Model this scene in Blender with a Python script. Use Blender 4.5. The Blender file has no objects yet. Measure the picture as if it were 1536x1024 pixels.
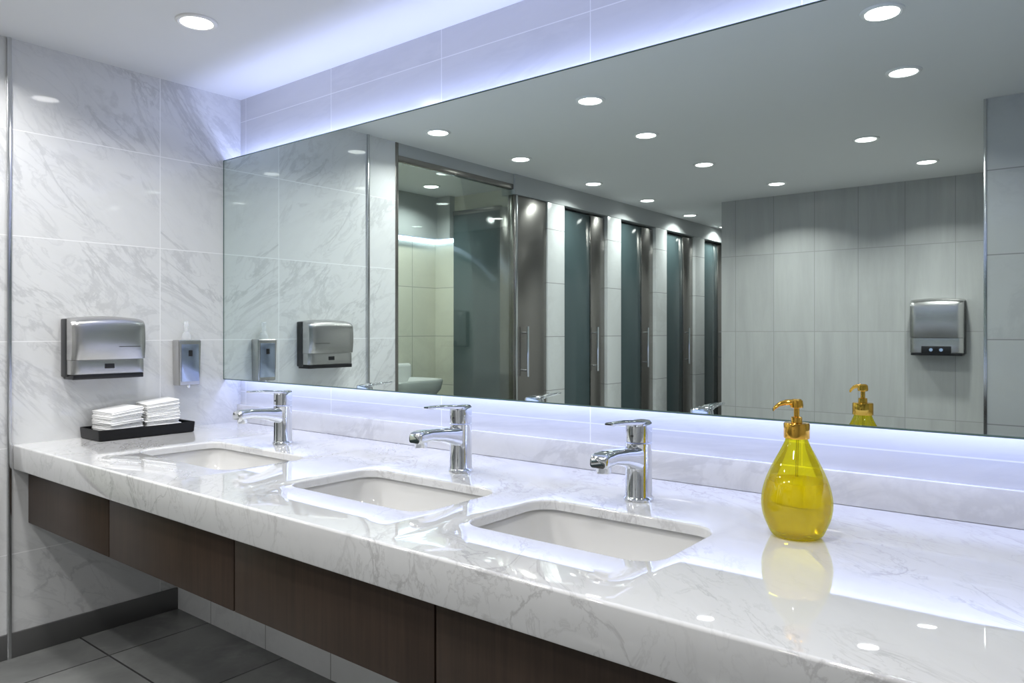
import bpy, bmesh, math, random
from mathutils import Vector, Matrix
random.seed(3)
sc = bpy.context.scene
COL = sc.collection
sc.view_settings.view_transform = 'Standard'
sc.view_settings.look = 'None'
H = 2.62

# ------------------------------------------------------------------ materials
def nmat(name):
    m = bpy.data.materials.new(name); m.use_nodes = True
    nt = m.node_tree; b = nt.nodes["Principled BSDF"]
    return m, nt, b

def pmat(name, col, rough=0.5, metal=0.0, **kw):
    m, nt, b = nmat(name)
    b.inputs["Base Color"].default_value = (*col, 1)
    b.inputs["Roughness"].default_value = rough
    b.inputs["Metallic"].default_value = metal
    for k, v in kw.items():
        b.inputs[k.replace("_", " ")].default_value = v
    return m

def M(nt, op, a, b=None, c=None, clamp=False):
    n = nt.nodes.new("ShaderNodeMath"); n.operation = op; n.use_clamp = clamp
    for i, v in enumerate((a, b, c)):
        if v is None: continue
        if isinstance(v, (int, float)): n.inputs[i].default_value = v
        else: nt.links.new(v, n.inputs[i])
    return n.outputs[0]

def mixc(nt, f, a, b):
    n = nt.nodes.new("ShaderNodeMix"); n.data_type = 'RGBA'
    if isinstance(f, (int, float)): n.inputs[0].default_value = f
    else: nt.links.new(f, n.inputs[0])
    for i, v in ((6, a), (7, b)):
        if isinstance(v, tuple): n.inputs[i].default_value = (*v, 1)
        else: nt.links.new(v, n.inputs[i])
    return n.outputs[2]

def noise(nt, vec, scale, detail=4, rough=0.5, dist=0.0):
    n = nt.nodes.new("ShaderNodeTexNoise")
    n.inputs["Scale"].default_value = scale; n.inputs["Detail"].default_value = detail
    n.inputs["Roughness"].default_value = rough; n.inputs["Distortion"].default_value = dist
    nt.links.new(vec, n.inputs["Vector"]); return n.outputs["Fac"]

def tilemask(nt, sep, axis, w, off, lw):
    p = sep.outputs[axis]
    q = M(nt, 'DIVIDE', M(nt, 'SUBTRACT', p, off), w)
    fr = M(nt, 'FRACT', M(nt, 'ADD', q, 0.5))
    a = M(nt, 'ABSOLUTE', M(nt, 'SUBTRACT', fr, 0.5))
    return M(nt, 'LESS_THAN', a, lw / 2 / w), M(nt, 'FLOOR', q)

def marble(name, base=(0.80, 0.80, 0.81), vein=(0.42, 0.42, 0.44), rot=(0.3, 0.5, 0.7), scale=1.0,
           stretch=(1, 1, 1), rough=0.12, amount=0.7, thin=14, tiles=None, grout=(0.55, 0.55, 0.56), lw=0.004,
           cloud=0.25, coat=0.0):
    m, nt, b = nmat(name)
    geo = nt.nodes.new("ShaderNodeNewGeometry")
    sep = nt.nodes.new("ShaderNodeSeparateXYZ"); nt.links.new(geo.outputs["Position"], sep.inputs[0])
    vec = geo.outputs["Position"]
    mask = None
    if tiles:
        comb = nt.nodes.new("ShaderNodeCombineXYZ")
        for i, (ax, w, off) in enumerate(tiles):
            mk, cell = tilemask(nt, sep, ax, w, off, lw)
            mask = mk if mask is None else M(nt, 'MAXIMUM', mask, mk)
            nt.links.new(M(nt, 'MULTIPLY', cell, 3.7 + i * 1.9), comb.inputs[i])
        add = nt.nodes.new("ShaderNodeVectorMath"); add.operation = 'ADD'
        nt.links.new(vec, add.inputs[0]); nt.links.new(comb.outputs[0], add.inputs[1])
        vec = add.outputs[0]
    mp0 = nt.nodes.new("ShaderNodeMapping"); mp0.inputs["Rotation"].default_value = rot
    nt.links.new(vec, mp0.inputs["Vector"])
    mp = nt.nodes.new("ShaderNodeMapping")
    mp.inputs["Scale"].default_value = tuple(s * scale for s in stretch)
    nt.links.new(mp0.outputs[0], mp.inputs["Vector"]); v = mp.outputs[0]
    n1 = noise(nt, v, 1.6, 7, 0.6, 0.9)
    n2 = noise(nt, v, 4.0, 6, 0.6, 0.8)
    nb = noise(nt, v, 1.1, 2, 0.5)
    r1 = M(nt, 'SUBTRACT', 1.0, M(nt, 'MULTIPLY', M(nt, 'ABSOLUTE', M(nt, 'SUBTRACT', n1, 0.5)), thin * 2), clamp=True)
    r2 = M(nt, 'SUBTRACT', 1.0, M(nt, 'MULTIPLY', M(nt, 'ABSOLUTE', M(nt, 'SUBTRACT', n2, 0.52)), thin * 1.6), clamp=True)
    gate = M(nt, 'MULTIPLY', M(nt, 'SUBTRACT', nb, 0.38), 5.0, clamp=True)
    veins = M(nt, 'MULTIPLY', M(nt, 'ADD', r1, M(nt, 'MULTIPLY', r2, 0.6), clamp=True), M(nt, 'MULTIPLY', gate, amount))
    cl = M(nt, 'MULTIPLY', M(nt, 'SUBTRACT', noise(nt, v, 2.4, 5, 0.65, 0.5), 0.42), 2.2 , clamp=True)
    cl = M(nt, 'MULTIPLY', cl, cloud)
    c = mixc(nt, cl, base, vein)
    c = mixc(nt, veins, c, vein)
    if mask is not None: c = mixc(nt, mask, c, grout)
    nt.links.new(c, b.inputs["Base Color"])
    b.inputs["Roughness"].default_value = rough
    b.inputs["Coat Weight"].default_value = coat
    b.inputs["Coat Roughness"].default_value = 0.01
    b.inputs["Coat IOR"].default_value = 1.6
    return m

mat_wall_l = marble("marble_tile_side", (0.69, 0.695, 0.70), (0.38, 0.385, 0.40), (0.75, 0.0, 0.0), 1.2, (1, 0.8, 2.2), 0.045,
                    0.42, 18, [('Y', 0.90, -0.434), ('Z', 0.45, 0.437)], (0.84, 0.84, 0.85), 0.004, 0.20)
mat_wall_m = marble("marble_tile_vanity", (0.70, 0.70, 0.72), (0.52, 0.53, 0.56), (0.0, 0.1, 0.0), 1.0, (0.5, 1, 3.0), 0.12,
                    0.25, 12, [('X', 0.72, 0.05), ('Z', 0.24, 0.10)], (0.88, 0.88, 0.90), 0.004, 0.3)
mat_upstand = marble("marble_upstand", (0.68, 0.68, 0.69), (0.42, 0.42, 0.44), (0.2, 0.6, 0.2), 1.2, (1, 1, 1.5), 0.08, 0.4, 12, cloud=0.30)
mat_counter = marble("marble_counter", (0.70, 0.70, 0.705), (0.31, 0.30, 0.305), (0.2, 0.3, 0.75), 1.7, (0.9, 2.2, 1.2), 0.03,
                     0.50, 26, cloud=0.12, coat=0.8)
mat_pier = marble("marble_pier", (0.60, 0.62, 0.62), (0.45, 0.45, 0.45), (0.3, 0.3, 0), 1.0, (1, 1, 1), 0.15, 0.3, 12,
                  [('Z', 0.45, 0.437)], (0.3, 0.3, 0.3), 0.006)
mat_wall_b = marble("marble_tile_opposite", (0.50, 0.51, 0.51), (0.36, 0.36, 0.37), (0.3, 0.3, 0), 1.0, (1, 1, 1), 0.15, 0.3, 12,
                    [('X', 0.9, 3.35), ('Z', 0.45, 0.437)], (0.3, 0.3, 0.3), 0.006)
mat_endwall = marble("stone_tile_gray", (0.42, 0.425, 0.42), (0.30, 0.305, 0.305), (0, 0, 0), 1.0, (3.0, 1, 0.35), 0.25, 0.15, 5,
                     [('X', 0.36, 1.995), ('Z', 0.71, 1.38)], (0.30, 0.30, 0.30), 0.006, 0.7)
mat_cream = marble("cream_tile", (0.70, 0.68, 0.57), (0.5, 0.48, 0.42), (0, 0, 0), 1, (1, 1, 1), 0.2, 0.2, 10,
                   [('Y', 0.45, 0), ('Z', 0.45, 0.437)], (0.4, 0.4, 0.35), 0.006)
mat_floor = marble("slate_floor_tile", (0.21, 0.215, 0.21), (0.10, 0.102, 0.105), (0, 0, 0.4), 1.5, (1, 1, 1), 0.18, 0.5, 4,
                   [('X', 0.60, 0.30), ('Y', 0.60, -0.20)], (0.035, 0.035, 0.035), 0.008, 0.8)
mat_ceil = pmat("painted_ceiling", (0.74, 0.75, 0.76), 0.75)
mat_fascia = pmat("fascia_paint", (0.42, 0.435, 0.44), 0.6)
mat_chrome = pmat("chrome", (0.80, 0.82, 0.86), 0.04, 1.0)
mat_chrome_trim = pmat("polished_trim", (0.62, 0.63, 0.64), 0.18, 1.0)
mat_ring = pmat("white_lamp_ring", (0.8, 0.8, 0.8), 0.3)
mat_black = pmat("black_plastic", (0.008, 0.008, 0.010), 0.32)
mat_dark = pmat("dark_housing", (0.03, 0.031, 0.034), 0.35)
mat_base = pmat("baseboard_metal", (0.16, 0.16, 0.16), 0.35, 0.6)
mat_sink = pmat("sink_ceramic", (0.66, 0.655, 0.645), 0.07)
mat_paper = pmat("napkin_paper", (0.88, 0.88, 0.88), 0.9)
mat_gold = pmat("gold_metal", (0.88, 0.50, 0.08), 0.10, 1.0)
mat_teal = pmat("frosted_teal_glass", (0.06, 0.088, 0.093), 0.10)
mat_bluewin = pmat("blue_window", (0.35, 0.45, 0.62), 0.1, 0.4)
mat_clearpl = pmat("clear_plastic", (0.85, 0.88, 0.92), 0.2, 0.0, Alpha=0.35)

def brushed(name, col, axis_scale, rough=0.28, var=0.9):
    m, nt, b = nmat(name)
    tc = nt.nodes.new("ShaderNodeNewGeometry")
    mp = nt.nodes.new("ShaderNodeMapping"); mp.inputs["Scale"].default_value = axis_scale
    nt.links.new(tc.outputs["Position"], mp.inputs["Vector"])
    n = noise(nt, mp.outputs[0], 4, 3)
    c = mixc(nt, n, tuple(x * var for x in col), col)
    nt.links.new(c, b.inputs["Base Color"])
    b.inputs["Roughness"].default_value = rough
    b.inputs["Metallic"].default_value = 1.0
    return m
mat_steel = brushed("brushed_steel", (0.58, 0.575, 0.565), (2, 2, 300), 0.25, 0.93)
mat_steel_v = brushed("brushed_steel_door", (0.36, 0.34, 0.32), (120, 120, 1), 0.25, 0.85)

def wood():
    m, nt, b = nmat("dark_wood_veneer")
    g = nt.nodes.new("ShaderNodeNewGeometry")
    mp = nt.nodes.new("ShaderNodeMapping"); mp.inputs["Scale"].default_value = (60, 60, 2.2)
    nt.links.new(g.outputs["Position"], mp.inputs["Vector"])
    n = noise(nt, mp.outputs[0], 1.5, 5, 0.6, 0.3)
    mp2 = nt.nodes.new("ShaderNodeMapping"); mp2.inputs["Scale"].default_value = (5, 5, 1)
    nt.links.new(g.outputs["Position"], mp2.inputs["Vector"])
    n2 = noise(nt, mp2.outputs[0], 1.0, 3)
    f = M(nt, 'ADD', M(nt, 'MULTIPLY', n, 0.8), M(nt, 'MULTIPLY', n2, 0.35), clamp=True)
    c = mixc(nt, f, (0.010, 0.006, 0.004), (0.066, 0.041, 0.028))
    nt.links.new(c, b.inputs["Base Color"]); b.inputs["Roughness"].default_value = 0.38
    b.inputs["Specular IOR Level"].default_value = 0.3
    return m
mat_wood = wood()

def emis(name, col, s):
    m, nt, b = nmat(name)
    b.inputs["Base Color"].default_value = (*col, 1)
    b.inputs["Emission Color"].default_value = (*col, 1)
    b.inputs["Emission Strength"].default_value = s
    return m
mat_lamp = emis("lamp_diffuser", (1, 0.99, 0.97), 10)
mat_led = emis("led_strip_glow", (0.70, 0.80, 1.0), 5)

def mirror_mat():
    m = bpy.data.materials.new("mirror_glass"); m.use_nodes = True
    nt = m.node_tree; nt.nodes.clear()
    o = nt.nodes.new("ShaderNodeOutputMaterial"); g = nt.nodes.new("ShaderNodeBsdfGlossy")
    g.inputs["Roughness"].default_value = 0.0; g.inputs["Color"].default_value = (0.80, 0.885, 0.865, 1)
    nt.links.new(g.outputs[0], o.inputs[0]); return m
mat_mirror = mirror_mat()

def thin_glass(name, tint, refl_base=0.06, k=0.8):
    m = bpy.data.materials.new(name); m.use_nodes = True
    nt = m.node_tree; nt.nodes.clear()
    o = nt.nodes.new("ShaderNodeOutputMaterial"); g = nt.nodes.new("ShaderNodeBsdfGlossy")
    t = nt.nodes.new("ShaderNodeBsdfTransparent"); mx = nt.nodes.new("ShaderNodeMixShader")
    lw = nt.nodes.new("ShaderNodeLayerWeight"); lw.inputs["Blend"].default_value = 0.25
    g.inputs["Roughness"].default_value = 0.01; t.inputs["Color"].default_value = (*tint, 1)
    nt.links.new(M(nt, 'MULTIPLY_ADD', lw.outputs["Fresnel"], k, refl_base, clamp=True), mx.inputs[0])
    nt.links.new(t.outputs[0], mx.inputs[1]); nt.links.new(g.outputs[0], mx.inputs[2])
    nt.links.new(mx.outputs[0], o.inputs[0]); return m
mat_glass = thin_glass("partition_glass", (0.88, 0.92, 0.91), 0.0, 0.6)
mat_shell = thin_glass("yellow_glass", (0.97, 0.90, 0.08), 0.05, 0.6)

def liquid():
    m = bpy.data.materials.new("yellow_soap_liquid"); m.use_nodes = True
    nt = m.node_tree; nt.nodes.clear()
    o = nt.nodes.new("ShaderNodeOutputMaterial")
    r = nt.nodes.new("ShaderNodeBsdfGlass"); r.inputs["IOR"].default_value = 1.36
    r.inputs["Color"].default_value = (1.0, 0.94, 0.06, 1); r.inputs["Roughness"].default_value = 0.0
    t = nt.nodes.new("ShaderNodeBsdfTranslucent"); t.inputs["Color"].default_value = (1.0, 0.92, 0.005, 1)
    d = nt.nodes.new("ShaderNodeBsdfDiffuse"); d.inputs["Color"].default_value = (1.0, 0.88, 0.005, 1)
    a = nt.nodes.new("ShaderNodeMixShader"); a.inputs[0].default_value = 0.5
    b = nt.nodes.new("ShaderNodeMixShader"); b.inputs[0].default_value = 0.30
    nt.links.new(t.outputs[0], a.inputs[1]); nt.links.new(d.outputs[0], a.inputs[2])
    nt.links.new(r.outputs[0], b.inputs[1]); nt.links.new(a.outputs[0], b.inputs[2])
    nt.links.new(b.outputs[0], o.inputs[0]); return m
mat_liquid = liquid()

# ------------------------------------------------------------------ geometry helpers
def finish(name, bm, mat, smooth=False, ang=35, recalc=True):
    if recalc: bmesh.ops.recalc_face_normals(bm, faces=bm.faces)
    me = bpy.data.meshes.new(name); bm.to_mesh(me); bm.free()
    mats = mat if isinstance(mat, (list, tuple)) else [mat]
    for mm in mats: me.materials.append(mm)
    o = bpy.data.objects.new(name, me); COL.objects.link(o)
    if smooth:
        for p in me.polygons: p.use_smooth = True
        try: me.set_sharp_from_angle(angle=math.radians(ang))
        except Exception: pass
    return o

def box(name, lo, hi, mat, bev=0.0, seg=2):
    bm = bmesh.new(); bmesh.ops.create_cube(bm, size=1)
    for v in bm.verts:
        v.co = Vector([lo[i] + (v.co[i] + 0.5) * (hi[i] - lo[i]) for i in range(3)])
    if bev: bmesh.ops.bevel(bm, geom=bm.edges[:], offset=bev, segments=seg, affect='EDGES', profile=0.5)
    return finish(name, bm, mat, bool(bev))

def lathe(name, prof, mat, seg=48, center=(0, 0, 0), cap=True):
    bm = bmesh.new(); rings = []
    for r, z in prof:
        rings.append([bm.verts.new((center[0] + r * math.cos(2 * math.pi * i / seg), center[1] + r * math.sin(2 * math.pi * i / seg), center[2] + z)) for i in range(seg)])
    for a, b in zip(rings, rings[1:]):
        for i in range(seg): bm.faces.new((a[i], a[(i + 1) % seg], b[(i + 1) % seg], b[i]))
    if cap:
        bm.faces.new(rings[0]); bm.faces.new(rings[-1])
    return finish(name, bm, mat, True)

def loft(name, rings, mat, cap=(True, True), ang=35, smooth=True):
    bm = bmesh.new(); R = [[bm.verts.new(p) for p in r] for r in rings]; n = len(R[0])
    for a, b in zip(R, R[1:]):
        for i in range(n): bm.faces.new((a[i], a[(i + 1) % n], b[(i + 1) % n], b[i]))
    if cap[0]: bm.faces.new(R[0])
    if cap[1]: bm.faces.new(R[-1])
    return finish(name, bm, mat, smooth, ang)

def rrect(cx, cy, hw, hh, r, n=8):
    # counter-clockwise, starting on the +x side
    pts = []
    for sx, sy, a0 in ((1, 1, 0), (-1, 1, 90), (-1, -1, 180), (1, -1, 270)):
        for k in range(n + 1):
            a = math.radians(a0 + 90 * k / n)
            pts.append((cx + sx * (hw - r) + r * math.cos(a), cy + sy * (hh - r) + r * math.sin(a)))
    return pts

def parent(name, loc, parts, rotz=0.0):
    e = bpy.data.objects.new(name, None); e.empty_display_size = 0.05; COL.objects.link(e)
    e.location = loc; e.rotation_euler = (0, 0, rotz)
    for p in parts: p.parent = e
    return e

def cyl_between(name, a, b, r, mat, seg=24):
    a, b = Vector(a), Vector(b); d = b - a
    bm = bmesh.new(); bmesh.ops.create_cone(bm, cap_ends=True, segments=seg, radius1=r, radius2=r, depth=d.length)
    q = Vector((0, 0, 1)).rotation_difference(d.normalized())
    bmesh.ops.transform(bm, matrix=Matrix.Translation((a + b) / 2) @ q.to_matrix().to_4x4(), verts=bm.verts)
    return finish(name, bm, mat, True)

# ------------------------------------------------------------------ room shell
XR = 4.80
box("floor", (-1.45, -7.1, -0.1), (XR + 0.1, 0.1, 0.0), mat_floor)
box("ceiling", (-1.45, -7.1, H), (XR + 0.1, 0.1, H + 0.1), mat_ceil)
box("wall_vanity", (-0.12, 0.0, 0.0), (XR + 0.1, 0.1, H), mat_wall_m)
box("wall_left", (-0.12, -1.31, 0.0), (0.0, 0.0, H), mat_wall_l)
box("wall_right", (XR, -2.66, 0.0), (XR + 0.1, 0.0, H), mat_wall_b)
box("wall_opposite", (3.136, -4.79, 0.0), (XR + 0.1, -2.66, H), mat_wall_b)
box("wall_end", (0.776, -7.0, 0.0), (3.2, -4.79, H), mat_endwall)
box("wall_far", (-0.1, -7.1, 0.0), (0.776, -7.0, H), mat_wall_b)
box("wall_side_room_back", (-1.41, -3.1, 0.0), (-1.29, -1.25, H), mat_cream)
box("wall_side_room_right", (-1.29, -3.1, 0.0), (-0.12, -3.0, H), mat_cream)
box("wall_side_room_left", (-1.29, -1.31, 0.0), (-0.12, -1.21, H), mat_cream)
# boxed-out lower wall under the counter
box("wall_plumbing_chase", (0.0, -0.35, 0.0), (XR, 0.0, 0.70), marble("marble_tile_low", (0.74, 0.745, 0.75), (0.5, 0.5, 0.52), (0.75, 0, 0.3), 1, (1, 1, 1.5), 0.12, 0.3, 12,
     [('X', 0.45, 0.32), ('Z', 0.9, 1.35)], (0.3, 0.3, 0.3), 0.005))
box("baseboard_left", (0.0, -1.31, 0.0), (0.012, -0.35, 0.105), mat_base, 0.002)
box("trim_left_strip", (0.0, -1.085, 0.0), (0.014, -1.068, H), mat_chrome_trim, 0.003)
box("trim_left_end", (-0.125, -1.335, 0.0), (0.004, -1.311, H), mat_steel_v, 0.002)
box("trim_opposite_corner", (3.122, -2.68, 0.0), (3.138, -2.655, H), mat_chrome_trim, 0.002)
box("trim_upstand", (0.0, -0.022, 0.9005), (XR, 0.0, 0.993), mat_upstand, 0.003)

# ------------------------------------------------------------------ glass partition and stall fronts
parts = [box("pane", (-0.025, -2.56, 0.03), (-0.013, -1.34, 2.50), mat_glass),
         box("head_rail", (-0.04, -2.56, 2.50), (0.0, -1.34, 2.54), mat_steel_v, 0.003),
         box("sill_rail", (-0.04, -2.56, 0.0), (0.0, -1.34, 0.03), mat_steel_v, 0.003),
         box("fascia", (-0.06, -2.56, 2.54), (0.0, -1.34, H), mat_fascia)]
parent("glass_partition", (0, 0, 0), parts)

def handle(x, y, z0=1.02, z1=1.42):
    return [cyl_between("handle_bar", (x + 0.05, y, z0), (x + 0.05, y, z1), 0.010, mat_chrome),
            cyl_between("handle_stud_low", (x, y, z0 + 0.05), (x + 0.05, y, z0 + 0.05), 0.007, mat_chrome),
            cyl_between("handle_stud_top", (x, y, z1 - 0.05), (x + 0.05, y, z1 - 0.05), 0.007, mat_chrome)]
parts = [box("panel", (-0.06, -3.0, 0.0), (0.0, -2.56, 2.46), mat_steel_v, 0.004),
         box("edge_strip", (0.0, -2.60, 0.0), (0.012, -2.575, 2.46), mat_chrome_trim, 0.002)] + handle(0.0, -2.68)
parent("steel_door_panel", (0, 0, 0), parts)
parts = []
for k in range(5):
    y = -3.0 - 0.96 * k
    if y < -6.9: break
    box("wall_stall_pier_%d" % (k + 1), (-0.10, y - 0.25, 0), (0.012, y, 2.46), mat_pier, 0.002)
    y2 = max(y - 0.96, -7.0)
    if y - 0.25 > -6.95:
        p = [box("glass_panel", (-0.05, max(y - 0.72, -7.0), 0.10), (-0.035, y - 0.255, 2.44), mat_teal, 0.002),
             box("steel_leaf", (-0.055, y2 + 0.004, 0.08), (-0.02, y - 0.72, 2.44), mat_steel_v, 0.003) if y - 0.72 > -6.98 else box("stop", (-0.05, -7, 0.1), (-0.03, -6.99, 2.4), mat_steel_v),
             box("closing_strip", (-0.06, y - 0.275, 0.08), (-0.02, y - 0.252, 2.44), mat_chrome_trim, 0.002)]
        if y - 0.72 > -6.98: p += handle(-0.02, y - 0.76)
        parent("stall_door", (0, 0, 0), p)
box("trim_stall_header", (-0.12, -7.0, 2.462), (0.014, -2.56, H), mat_fascia)
box("wall_stall_backing", (-0.22, -7.0, 0), (-0.12, -3.1, H), mat_pier)
# side-room fittings
parts = [box("glass_panel", (-1.03, -2.985, 0.06), (-0.47, -2.97, 2.44), mat_teal, 0.002),
         box("jamb", (-0.47, -2.997, 0.0), (-0.34, -2.96, 2.46), mat_steel_v, 0.003),
         box("header", (-1.03, -2.997, 2.44), (-0.47, -2.96, 2.48), mat_steel_v, 0.003),
         box("threshold", (-1.03, -2.997, 0.0), (-0.47, -2.96, 0.06), mat_steel_v, 0.003)]
parent("shower_door", (0, 0, 0), parts)
parts = [box("led_profile_back", (-1.288, -2.995, 2.20), (-1.25, -1.33, 2.235), mat_led, 0.003),
         box("led_profile_right", (-1.25, -2.995, 2.20), (-1.04, -2.965, 2.235), mat_led, 0.003),
         box("cove_box_back", (-1.289, -2.995, 2.236), (-1.20, -1.33, H), mat_fascia),
         box("cove_box_right", (-1.20, -2.995, 2.236), (-1.04, -2.93, H), mat_fascia)]
parent("led_cove", (0, 0, 0), parts)
# wash basin in side room
br = []
for s, z in ((0.35, 0.70), (0.75, 0.76), (0.95, 0.84), (1.0, 0.91), (0.98, 0.925), (0.90, 0.925), (0.8, 0.86), (0.5, 0.80)):
    br.append([(-1.00 + (x) * s, -2.30 + y * s, z + 0.05) for x, y in rrect(0, 0, 0.27, 0.34, 0.2)])
parts = [loft("bowl", br, mat_sink), box("back_ledge", (-1.288, -2.60, 0.90), (-1.18, -1.98, 1.10), mat_sink, 0.03, 4),
         box("pedestal", (-1.12, -2.37, 0.0), (-0.92, -2.23, 0.78), mat_sink, 0.03, 4),
         cyl_between("tap_riser", (-1.21, -2.30, 1.09), (-1.21, -2.30, 1.15), 0.014, mat_chrome),
         cyl_between("tap_spout", (-1.215, -2.30, 1.145), (-1.09, -2.30, 1.13), 0.012, mat_chrome)]
parent("pedestal_basin", (0, 0, 0), parts)

# ------------------------------------------------------------------ mirror
parts = [box("mirror_glass_pane", (0.003, -0.100, 1.133), (XR - 0.003, -0.088, 2.275), mat_mirror),
         box("backing_frame", (0.02, -0.088, 1.20), (XR - 0.02, -0.002, 2.215), mat_dark)]
parent("backlit_wall_mirror", (0, 0, 0), parts)
me_ = pmat("mirror_edge", (0.10, 0.16, 0.15), 0.1)
parts = [box("edge_bottom", (0.003, -0.1015, 1.1285), (XR - 0.003, -0.087, 1.1335), me_),
         box("edge_top", (0.003, -0.1015, 2.2745), (XR - 0.003, -0.087, 2.2785), me_),
         box("edge_left", (0.001, -0.1015, 1.1285), (0.0045, -0.087, 2.2785), me_)]
for p in parts: p.parent = bpy.data.objects["backlit_wall_mirror"]

def area(name, loc, rot, sx, sy, power, col, shape='RECTANGLE', spread=180):
    l = bpy.data.lights.new(name, 'AREA'); l.shape = shape; l.size = sx; l.size_y = sy
    l.energy = power; l.color = col; l.spread = math.radians(spread)
    o = bpy.data.objects.new(name, l); COL.objects.link(o); o.location = loc; o.rotation_euler = rot
    return o
LEDC = (0.50, 0.58, 1.0)
area("led_strip_light_upper", (XR / 2, -0.045, 2.222), (math.pi, 0, 0), XR - 0.06, 0.03, 13, LEDC)
area("led_strip_light_lower", (XR / 2, -0.045, 1.193), (0, 0, 0), XR - 0.06, 0.03, 9, LEDC)

# ------------------------------------------------------------------ counter with undermount sinks
SINKS = [(0.915, 0.68), (1.895, 0.61), (2.612, 0.55)]
YC, HH = -0.645, 0.180
ZT = 0.90
NR = 10
bm = bmesh.new()
def V(p): return bm.verts.new(p)
yf = -1.053
def quad(a, b, c, d): bm.faces.new((a, b, c, d))
cells = [(cx - w / 2 - 0.03, cx + w / 2 + 0.03) for cx, w in SINKS]
xs = 0.0
for a, b in cells + [(XR, XR)]:
    if a - xs > 1e-4:
        quad(V((xs, yf, ZT)), V((a, yf, ZT)), V((a, 0, ZT)), V((xs, 0, ZT)))
    xs = b
for (cx, w), (xa, xb) in zip(SINKS, cells):
    h = rrect(cx, YC, w / 2, HH, 0.075, NR)
    out = []
    for q, (X, Y) in enumerate(((xb, 0.0), (xa, 0.0), (xa, yf), (xb, yf))):
        for k in range(NR + 1):
            half = NR / 2
            sx0, sy0 = h[q * (NR + 1)]; sx1, sy1 = h[q * (NR + 1) + NR]
            if q % 2 == 0:
                if k <= half: p = (X, sy0 + (Y - sy0) * k / half)
                else: p = (X + (sx1 - X) * (k - half) / half, Y)
            else:
                if k <= half: p = (sx0 + (X - sx0) * k / half, Y)
                else: p = (X, Y + (sy1 - Y) * (k - half) / half)
            out.append(V((p[0], p[1], ZT)))
    ring = [V((x, y, ZT)) for x, y in h]; n = len(h)
    for i in range(n): quad(out[i], out[(i + 1) % n], ring[(i + 1) % n], ring[i])
    for k in range(1, 5):
        a = math.radians(90 * k / 4); off = 0.006 * math.sin(a); dz = 0.006 * (1 - math.cos(a))
        hr = rrect(cx, YC, w / 2 - off, HH - off, 0.075 - off, NR)
        nr = [V((x, y, ZT - dz)) for x, y in hr]
        for i in range(n): quad(ring[i], ring[(i + 1) % n], nr[(i + 1) % n], nr[i])
        ring = nr
    nr = [V((v.co.x, v.co.y, 0.874)) for v in ring]
    for i in range(n): quad(ring[i], ring[(i + 1) % n], nr[(i + 1) % n], nr[i])
prof = [(yf, ZT)]
for k in range(1, 7):
    a = math.radians(90 * k / 6); prof.append((yf - 0.007 * math.sin(a), ZT - 0.007 + 0.007 * math.cos(a)))
prof += [(-1.06, 0.803), (-1.057, 0.797), (-1.03, 0.797), (-1.03, 0.874)]
pv = [(V((0.0, y, z)), V((XR, y, z))) for y, z in prof]
for p, c in zip(pv, pv[1:]): quad(p[0], c[0], c[1], p[1])
bmesh.ops.remove_doubles(bm, verts=bm.verts, dist=1e-5)
bm.normal_update()
# orient every face consistently: top up, sink lips towards the hole centre, apron outwards
for f in bm.faces:
    n = f.normal; c = f.calc_center_median()
    if n.z < -0.5 and c.z > 0.85 or (c.y > -1.03 and abs(n.z) > 0.05 and n.z < 0): f.normal_flip()
    elif abs(n.z) <= 0.05 and c.y > -1.02:
        k = min(SINKS, key=lambda s: abs(s[0] - c.x))
        if n.dot(Vector((k[0], YC, c.z)) - c) < 0: f.normal_flip()
    elif c.y < -1.04 and n.y > 0.1: f.normal_flip()
    elif c.z < 0.80 and n.z > 0: f.normal_flip()
counter = finish("marble_countertop", bm, mat_counter, True, 30, recalc=False)

for cx, w in SINKS:
    rings = []
    for z, ex, r in ((0.8735, 0.004, 0.08), (0.86, 0.002, 0.08), (0.82, -0.006, 0.08), (0.775, -0.016, 0.085),
                     (0.750, -0.030, 0.09), (0.735, -0.050, 0.09), (0.728, -0.085, 0.07), (0.722, -0.14, 0.02)):
        rings.append([(x, y, z) for x, y in rrect(0, 0, w / 2 + ex, HH + ex, r, 10)])
    bowl = loft("bowl", rings, mat_sink, (False, True), 60)
    dr = lathe("drain", [(0.030, 0.724), (0.030, 0.729), (0.024, 0.7305), (0.020, 0.728), (0.0005, 0.729)], mat_chrome, 32)
    parent("undermount_sink", (cx, YC, 0), [bowl, dr])

# ------------------------------------------------------------------ cabinet panels
seams = [0.003, 0.79, 1.62, 2.44, 3.27, 4.10, XR - 0.003]
parts = []
for a, b in zip(seams, seams[1:]):
    parts.append(box("drawer_front", (a + 0.003, -1.005, 0.56), (b - 0.003, -0.985, 0.795), mat_wood, 0.0015))
parts.append(box("carcass", (0.001, -0.984, 0.575), (XR - 0.001, -0.95, 0.79), mat_black))
parts.append(box("underside", (0.001, -0.984, 0.56), (XR - 0.001, -0.351, 0.574), mat_dark))
parent("vanity_cabinet", (0, 0, 0), parts)

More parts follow.
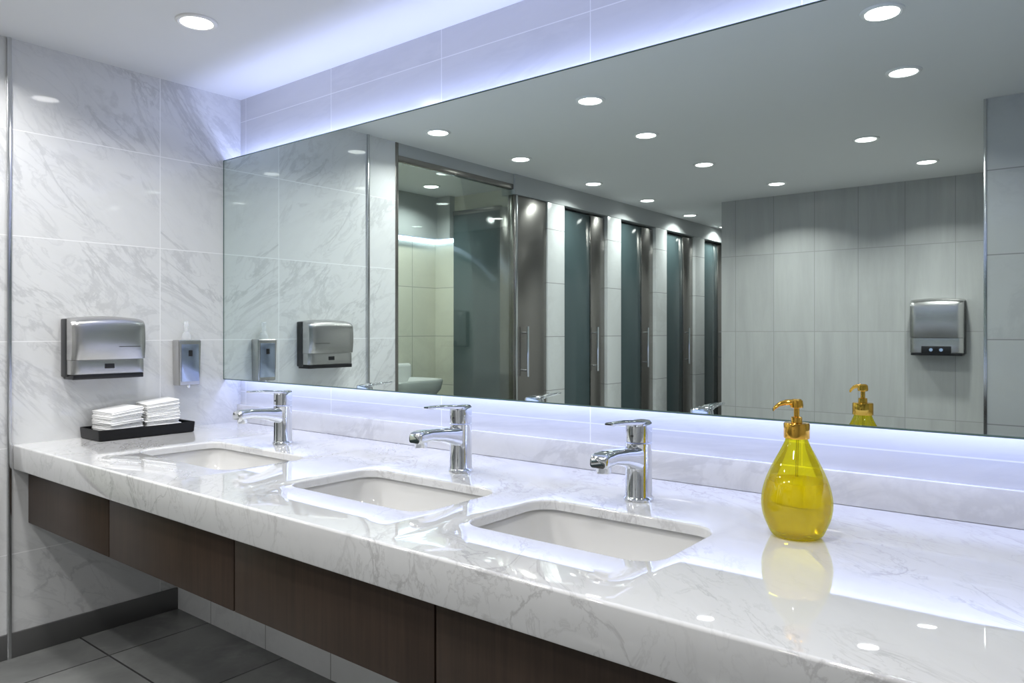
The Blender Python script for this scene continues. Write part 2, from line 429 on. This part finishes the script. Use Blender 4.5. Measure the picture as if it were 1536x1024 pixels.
# ------------------------------------------------------------------ faucets
def faucet(x, y):
    P = []
    P.append(lathe("body", [(0.043, 0.0), (0.043, 0.006), (0.040, 0.010), (0.0385, 0.014), (0.0375, 0.10), (0.0375, 0.150), (0.0385, 0.158), (0.0385, 0.163)], mat_chrome, 48))
    rr = []
    for z, r, sl in ((0.1655, 0.0365, 0), (0.167, 0.038, 0), (0.205, 0.0385, 0.1), (0.217, 0.0375, 0.15), (0.221, 0.034, 0.15)):
        rr.append([(r * math.cos(2 * math.pi * i / 40), r * math.sin(2 * math.pi * i / 40), z + sl * 0.033 * math.sin(2 * math.pi * i / 40)) for i in range(40)])
    P.append(loft("lever_hub", rr, mat_chrome))
    rr = []
    for yy, zc, hw, hh in ((-0.005, 0.118, 0.030, 0.038), (-0.05, 0.126, 0.029, 0.029), (-0.10, 0.135, 0.0275, 0.022), (-0.16, 0.141, 0.0275, 0.018),
                           (-0.20, 0.139, 0.028, 0.0185), (-0.215, 0.136, 0.027, 0.0175), (-0.221, 0.134, 0.023, 0.013)):
        rr.append([(a, yy, zc + b) for a, b in rrect(0, 0, hw, hh, min(hw, hh) * 0.6, 5)])
    P.append(loft("spout", rr, mat_chrome, ang=50))
    P.append(lathe("aerator", [(0.0195, 0.104), (0.0205, 0.106), (0.0205, 0.128)], mat_chrome, 32, (0, -0.190, 0)))
    rr = []
    for yy, zc, hw, hh in ((0.030, 0.216, 0.014, 0.003), (0.018, 0.219, 0.028, 0.005), (-0.03, 0.223, 0.029, 0.0065), (-0.07, 0.226, 0.018, 0.006),
                           (-0.13, 0.229, 0.0125, 0.0045), (-0.160, 0.230, 0.014, 0.004), (-0.168, 0.2305, 0.010, 0.002)):
        rr.append([(a, yy, zc + b) for a, b in rrect(0, 0, hw, hh, min(hw, hh) * 0.8, 4)])
    P.append(loft("lever", rr, mat_chrome, ang=50))
    P.append(cyl_between("temperature_dot", (0, -0.0375, 0.185), (0, -0.0395, 0.185), 0.004, mat_dark))
    parent("basin_faucet", (x, y, ZT + 0.0005), P)
for x, y in ((0.862, -0.325), (1.883, -0.312), (2.572, -0.314)): faucet(x, y)

# ------------------------------------------------------------------ yellow soap bottle
prof = [(0.040, 0.0), (0.051, 0.001), (0.058, 0.006), (0.065, 0.020), (0.0750, 0.045), (0.0795, 0.072), (0.0775, 0.100), (0.0695, 0.130), (0.057, 0.160),
        (0.0445, 0.185), (0.034, 0.205), (0.0275, 0.219), (0.0245, 0.228)]
def smoothp(pr, n=4):
    out = []
    for i in range(len(pr) - 1):
        p0 = pr[max(i - 1, 0)]; p1 = pr[i]; p2 = pr[i + 1]; p3 = pr[min(i + 2, len(pr) - 1)]
        for k in range(n):
            t = k / n
            out.append(tuple(0.5 * (2 * p1[j] + (p2[j] - p0[j]) * t + (2 * p0[j] - 5 * p1[j] + 4 * p2[j] - p3[j]) * t * t + (3 * p1[j] - p0[j] - 3 * p2[j] + p3[j]) * t ** 3) for j in (0, 1)))
    out.append(pr[-1]); return out
ps = smoothp(prof)
liq = [(max(r - 0.0045, 0.005), z) for r, z in ps if 0.012 < z < 0.137]
liq = [(liq[0][0] - 0.01, liq[0][1] - 0.004)] + liq
P = [lathe("glass_shell", ps, mat_shell, 64, cap=True),
     lathe("liquid", liq, mat_liquid, 64),
     lathe("collar", [(0.024, 0.2285), (0.0285, 0.229), (0.0290, 0.231), (0.0290, 0.262), (0.0275, 0.265), (0.013, 0.266), (0.0125, 0.270), (0.0125, 0.278), (0.008, 0.280)], mat_gold, 48),
     lathe("stem", [(0.0065, 0.279), (0.0065, 0.300)], mat_gold, 24),
     lathe("pump_head", [(0.010, 0.299), (0.0145, 0.301), (0.0150, 0.306), (0.0135, 0.317), (0.009, 0.321)], mat_gold, 32),
     cyl_between("dip_tube", (0, 0, 0.138), (0.002, 0, 0.228), 0.003, thin_glass("tube_plastic", (0.95, 0.92, 0.6)), 12)]
rr = []
for s, z, r in ((0.0, 0.313, 0.0075), (0.025, 0.313, 0.0065), (0.040, 0.309, 0.0055), (0.052, 0.300, 0.0050), (0.055, 0.296, 0.0045)):
    rr.append([(-s, r * math.cos(2 * math.pi * i / 20), z + r * math.sin(2 * math.pi * i / 20)) for i in range(20)])
P.append(loft("nozzle", rr, mat_gold, ang=60))
parent("yellow_soap_bottle", (3.044, -0.4125, ZT + 0.0005), P, math.radians(38))

# ------------------------------------------------------------------ wall dispensers
def dispenser(name, loc, rotz, W, HT, D, arch=0.012, dryer=False):
    """local: back on plane x=0, faces +x, width along y, z from 0"""
    P = []
    ny, nz = 24, 24
    def cover(nm, z0, z1, depth, bulge, mat, inset=0.0, top_arch=0.0, round_top=0.0):
        bm = bmesh.new(); G = []
        for j in range(nz + 1):
            t = j / nz; row = []
            for i in range(ny + 1):
                s = -1 + 2 * i / ny
                edge = 1 - abs(s) ** 14
                z = z0 + (z1 - z0 + top_arch * (1 - s * s)) * t
                x = depth * (0.90 + 0.10 * edge) + bulge * (1 - s * s * 0.4) * math.sin(math.pi * min(1, 0.12 + t * 0.80)) ** 0.8
                if round_top and t > 1 - round_top:
                    q = (t - (1 - round_top)) / round_top
                    x = x * (1 - 0.45 * (1 - math.sqrt(max(0, 1 - q * q))))
                row.append(bm.verts.new((x, s * (W / 2 - inset), z)))
            G.append(row)
        for j in range(nz):
            for i in range(ny): bm.faces.new((G[j][i], G[j][i + 1], G[j + 1][i + 1], G[j + 1][i]))
        loop = G[0] + [G[j][ny] for j in range(1, nz + 1)] + G[nz][::-1][1:] + [G[j][0] for j in range(nz - 1, 0, -1)]
        back = [bm.verts.new((0.002, v.co.y, v.co.z)) for v in loop]
        n = len(loop)
        for i in range(n): bm.faces.new((loop[i], loop[(i + 1) % n], back[(i + 1) % n], back[i]))
        bm.faces.new(back)
        return finish(nm, bm, mat, True, 40)
    P.append(box("base", (0.002, -W / 2 + 0.006, 0.0), (D * 0.93, W / 2 - 0.006, 0.022), mat_black, 0.003))
    P.append(cover("lower_cover", 0.023, 0.30 * HT, D * 0.90, 0.004, mat_steel, 0.001))
    P.append(cover("front_cover", 0.305 * HT, HT - arch - 0.004, D * 0.95, 0.022, mat_steel, 0.0, arch, 0.16))
    P.append(box("side_housing", (0.0, -W / 2 - 0.004, 0.012), (D * 0.42, W / 2 + 0.004, HT * 0.94), mat_dark, 0.003))
    if dryer:
        P.append(box("sensor_panel", (D * 0.8, -W * 0.28, 0.012), (D * 0.955, W * 0.28, 0.075), mat_black, 0.004))
        P.append(cyl_between("sensor_l", (D * 0.95, -0.035, 0.045), (D * 0.97, -0.035, 0.045), 0.013, mat_bluewin))
        P.append(cyl_between("sensor_r", (D * 0.95, 0.035, 0.045), (D * 0.97, 0.035, 0.045), 0.013, mat_bluewin))
    else:
        P.append(box("paper_window", (D * 0.9, -0.022, 0.045), (D * 0.945, 0.022, 0.068), mat_black, 0.003))
        P.append(box("label", (D * 1.0, W * 0.10, HT * 0.50), (D * 1.135, W * 0.40, HT * 0.508), mat_dark))
    parent(name, loc, P, rotz)
dispenser("paper_towel_dispenser", (0.0, -0.715, 1.168), 0.0, 0.315, 0.285, 0.115)
dispenser("hand_dryer", (2.60, -4.79, 1.19), math.radians(90), 0.37, 0.46, 0.15, 0.012, True)

# small wall soap dispenser
rr = []
for z, hw, d in ((0.0, 0.050, 0.060), (0.004, 0.0535, 0.066), (0.11, 0.056, 0.068), (0.221, 0.0585, 0.070), (0.226, 0.055, 0.066)):
    rr.append([(d / 2 + 0.001 + a, b, z) for a, b in rrect(0, 0, d / 2, hw, 0.007, 4)])
P = [loft("case", rr, mat_steel),
     box("front_plate", (0.066, -0.045, 0.02), (0.0725, 0.045, 0.205), pmat("satin_blue_steel", (0.36, 0.42, 0.54), 0.2, 0.9), 0.002),
     box("level_window", (0.072, -0.010, 0.145), (0.0745, 0.010, 0.175), mat_black, 0.001),
     lathe("push_nozzle", [(0.008, 0.0), (0.010, 0.006), (0.010, 0.02)], mat_chrome, 20, (0.05, 0.0, -0.012)),
     lathe("refill_bottle", [(0.024, 0.226), (0.024, 0.246), (0.018, 0.262), (0.011, 0.268), (0.011, 0.300), (0.013, 0.302), (0.013, 0.316), (0.009, 0.320)], mat_clearpl, 32, (0.033, 0.0, 0))]
parent("wall_soap_dispenser", (0.0, -0.318, 1.112), P)

# ------------------------------------------------------------------ tray and napkins
rings = []
for e, z in ((-0.004, 0.0), (0.0, 0.003), (0.0035, 0.047), (0.001, 0.049), (-0.003, 0.047), (-0.006, 0.010), (-0.02, 0.008)):
    rings.append([(x, y, z) for x, y in rrect(0, 0, 0.102 + e, 0.215 + e, 0.012, 5)])
tray = loft("tray_body", rings, pmat("matte_black_tray", (0.006, 0.006, 0.007), 0.4, 0.0, Specular_IOR_Level=0.25), ang=40)
parent("black_napkin_tray", (0.110, -0.585, ZT + 0.0008), [tray])

def napkins(loc, rot, n, thick, hw):
    bm = bmesh.new()
    for k in range(n):
        z0 = k * thick; a = random.uniform(-0.05, 0.05); ox, oy = random.uniform(-.003, .003), random.uniform(-.003, .003)
        hwx = hw + random.uniform(-.003, .003)
        R = []
        for zz, e in ((0.05, -0.003), (0.35, 0.0), (0.65, 0.0), (0.95, -0.003)):
            ring = []
            for x, y in rrect(0, 0, hwx + e, hwx * 0.93 + e, 0.006, 3):
                ca, sa = math.cos(a), math.sin(a)
                wob = 0.003 * math.sin(x * 50 + 1) + 0.003 * math.cos(y * 60)
                g = k / n
                ring.append(bm.verts.new((ca * x - sa * y + ox, sa * x + ca * y + oy, z0 + zz * thick + g * (wob + 0.010 * (y / hw)))))
            R.append(ring)
        m = len(R[0])
        for p, q in zip(R, R[1:]):
            for i in range(m): bm.faces.new((p[i], p[(i + 1) % m], q[(i + 1) % m], q[i]))
        bm.faces.new(R[0]); bm.faces.new(R[-1])
    o = finish("napkin_stack", bm, mat_paper, True, 50)
    o.location = loc; o.rotation_euler = (0, 0, rot)
napkins((0.105, -0.680, ZT + 0.013), 0.10, 16, 0.0076, 0.080)
napkins((0.112, -0.500, ZT + 0.013), -0.12, 19, 0.0076, 0.080)

# ------------------------------------------------------------------ downlights
LP = [(0.778, -0.666), (2.945, -1.139), (2.874, -1.924), (1.47, -1.363), (1.37, -2.173), (2.432, -3.14), (0.387, -1.312), (0.356, -2.19),
      (1.317, -3.169), (2.623, -4.10), (0.292, -3.266), (1.494, -4.22), (0.27, -4.253), (0.20, -5.33), (0.15, -6.40), (4.1, -1.3),
      (-0.85, -2.5), (-0.6, -1.75)]
for i, (x, y) in enumerate(LP):
    ring = lathe("trim_ring", [(0.060, -0.001), (0.062, -0.008), (0.070, -0.010), (0.078, -0.006), (0.080, -0.0005), (0.060, -0.0005)], mat_ring, 40, cap=False)
    disc = lathe("diffuser", [(0.061, -0.0005), (0.061, -0.004), (0.058, -0.005)], mat_lamp, 40)
    pw = 7.8
    if x < -0.1: pw = 9.0
    elif i in (9, 11): pw = 13.0
    elif i in (0, 1, 15): pw = 6.5
    l = area("lamp", (0, 0, -0.012), (0, 0, 0), 0.12, 0.12, pw, (1.0, 0.99, 0.97), 'DISK', 125 if i in (9, 11) else 140)
    parent("recessed_downlight", (x, y, H), [ring, disc, l])

# world
w = bpy.data.worlds.new("World"); sc.world = w; w.use_nodes = True
w.node_tree.nodes["Background"].inputs[0].default_value = (0.6, 0.65, 0.7, 1)
w.node_tree.nodes["Background"].inputs[1].default_value = 0.3

# ------------------------------------------------------------------ camera
cam = bpy.data.cameras.new("camera"); co = bpy.data.objects.new("camera", cam); COL.objects.link(co)
co.location = (3.598, -2.185, 1.38); co.rotation_euler = (math.radians(90), 0, math.radians(38.5))
cam.sensor_width = 36; cam.lens = 1104 / 1536 * 36; cam.shift_y = -15 / 1536; cam.clip_start = 0.02
sc.camera = co
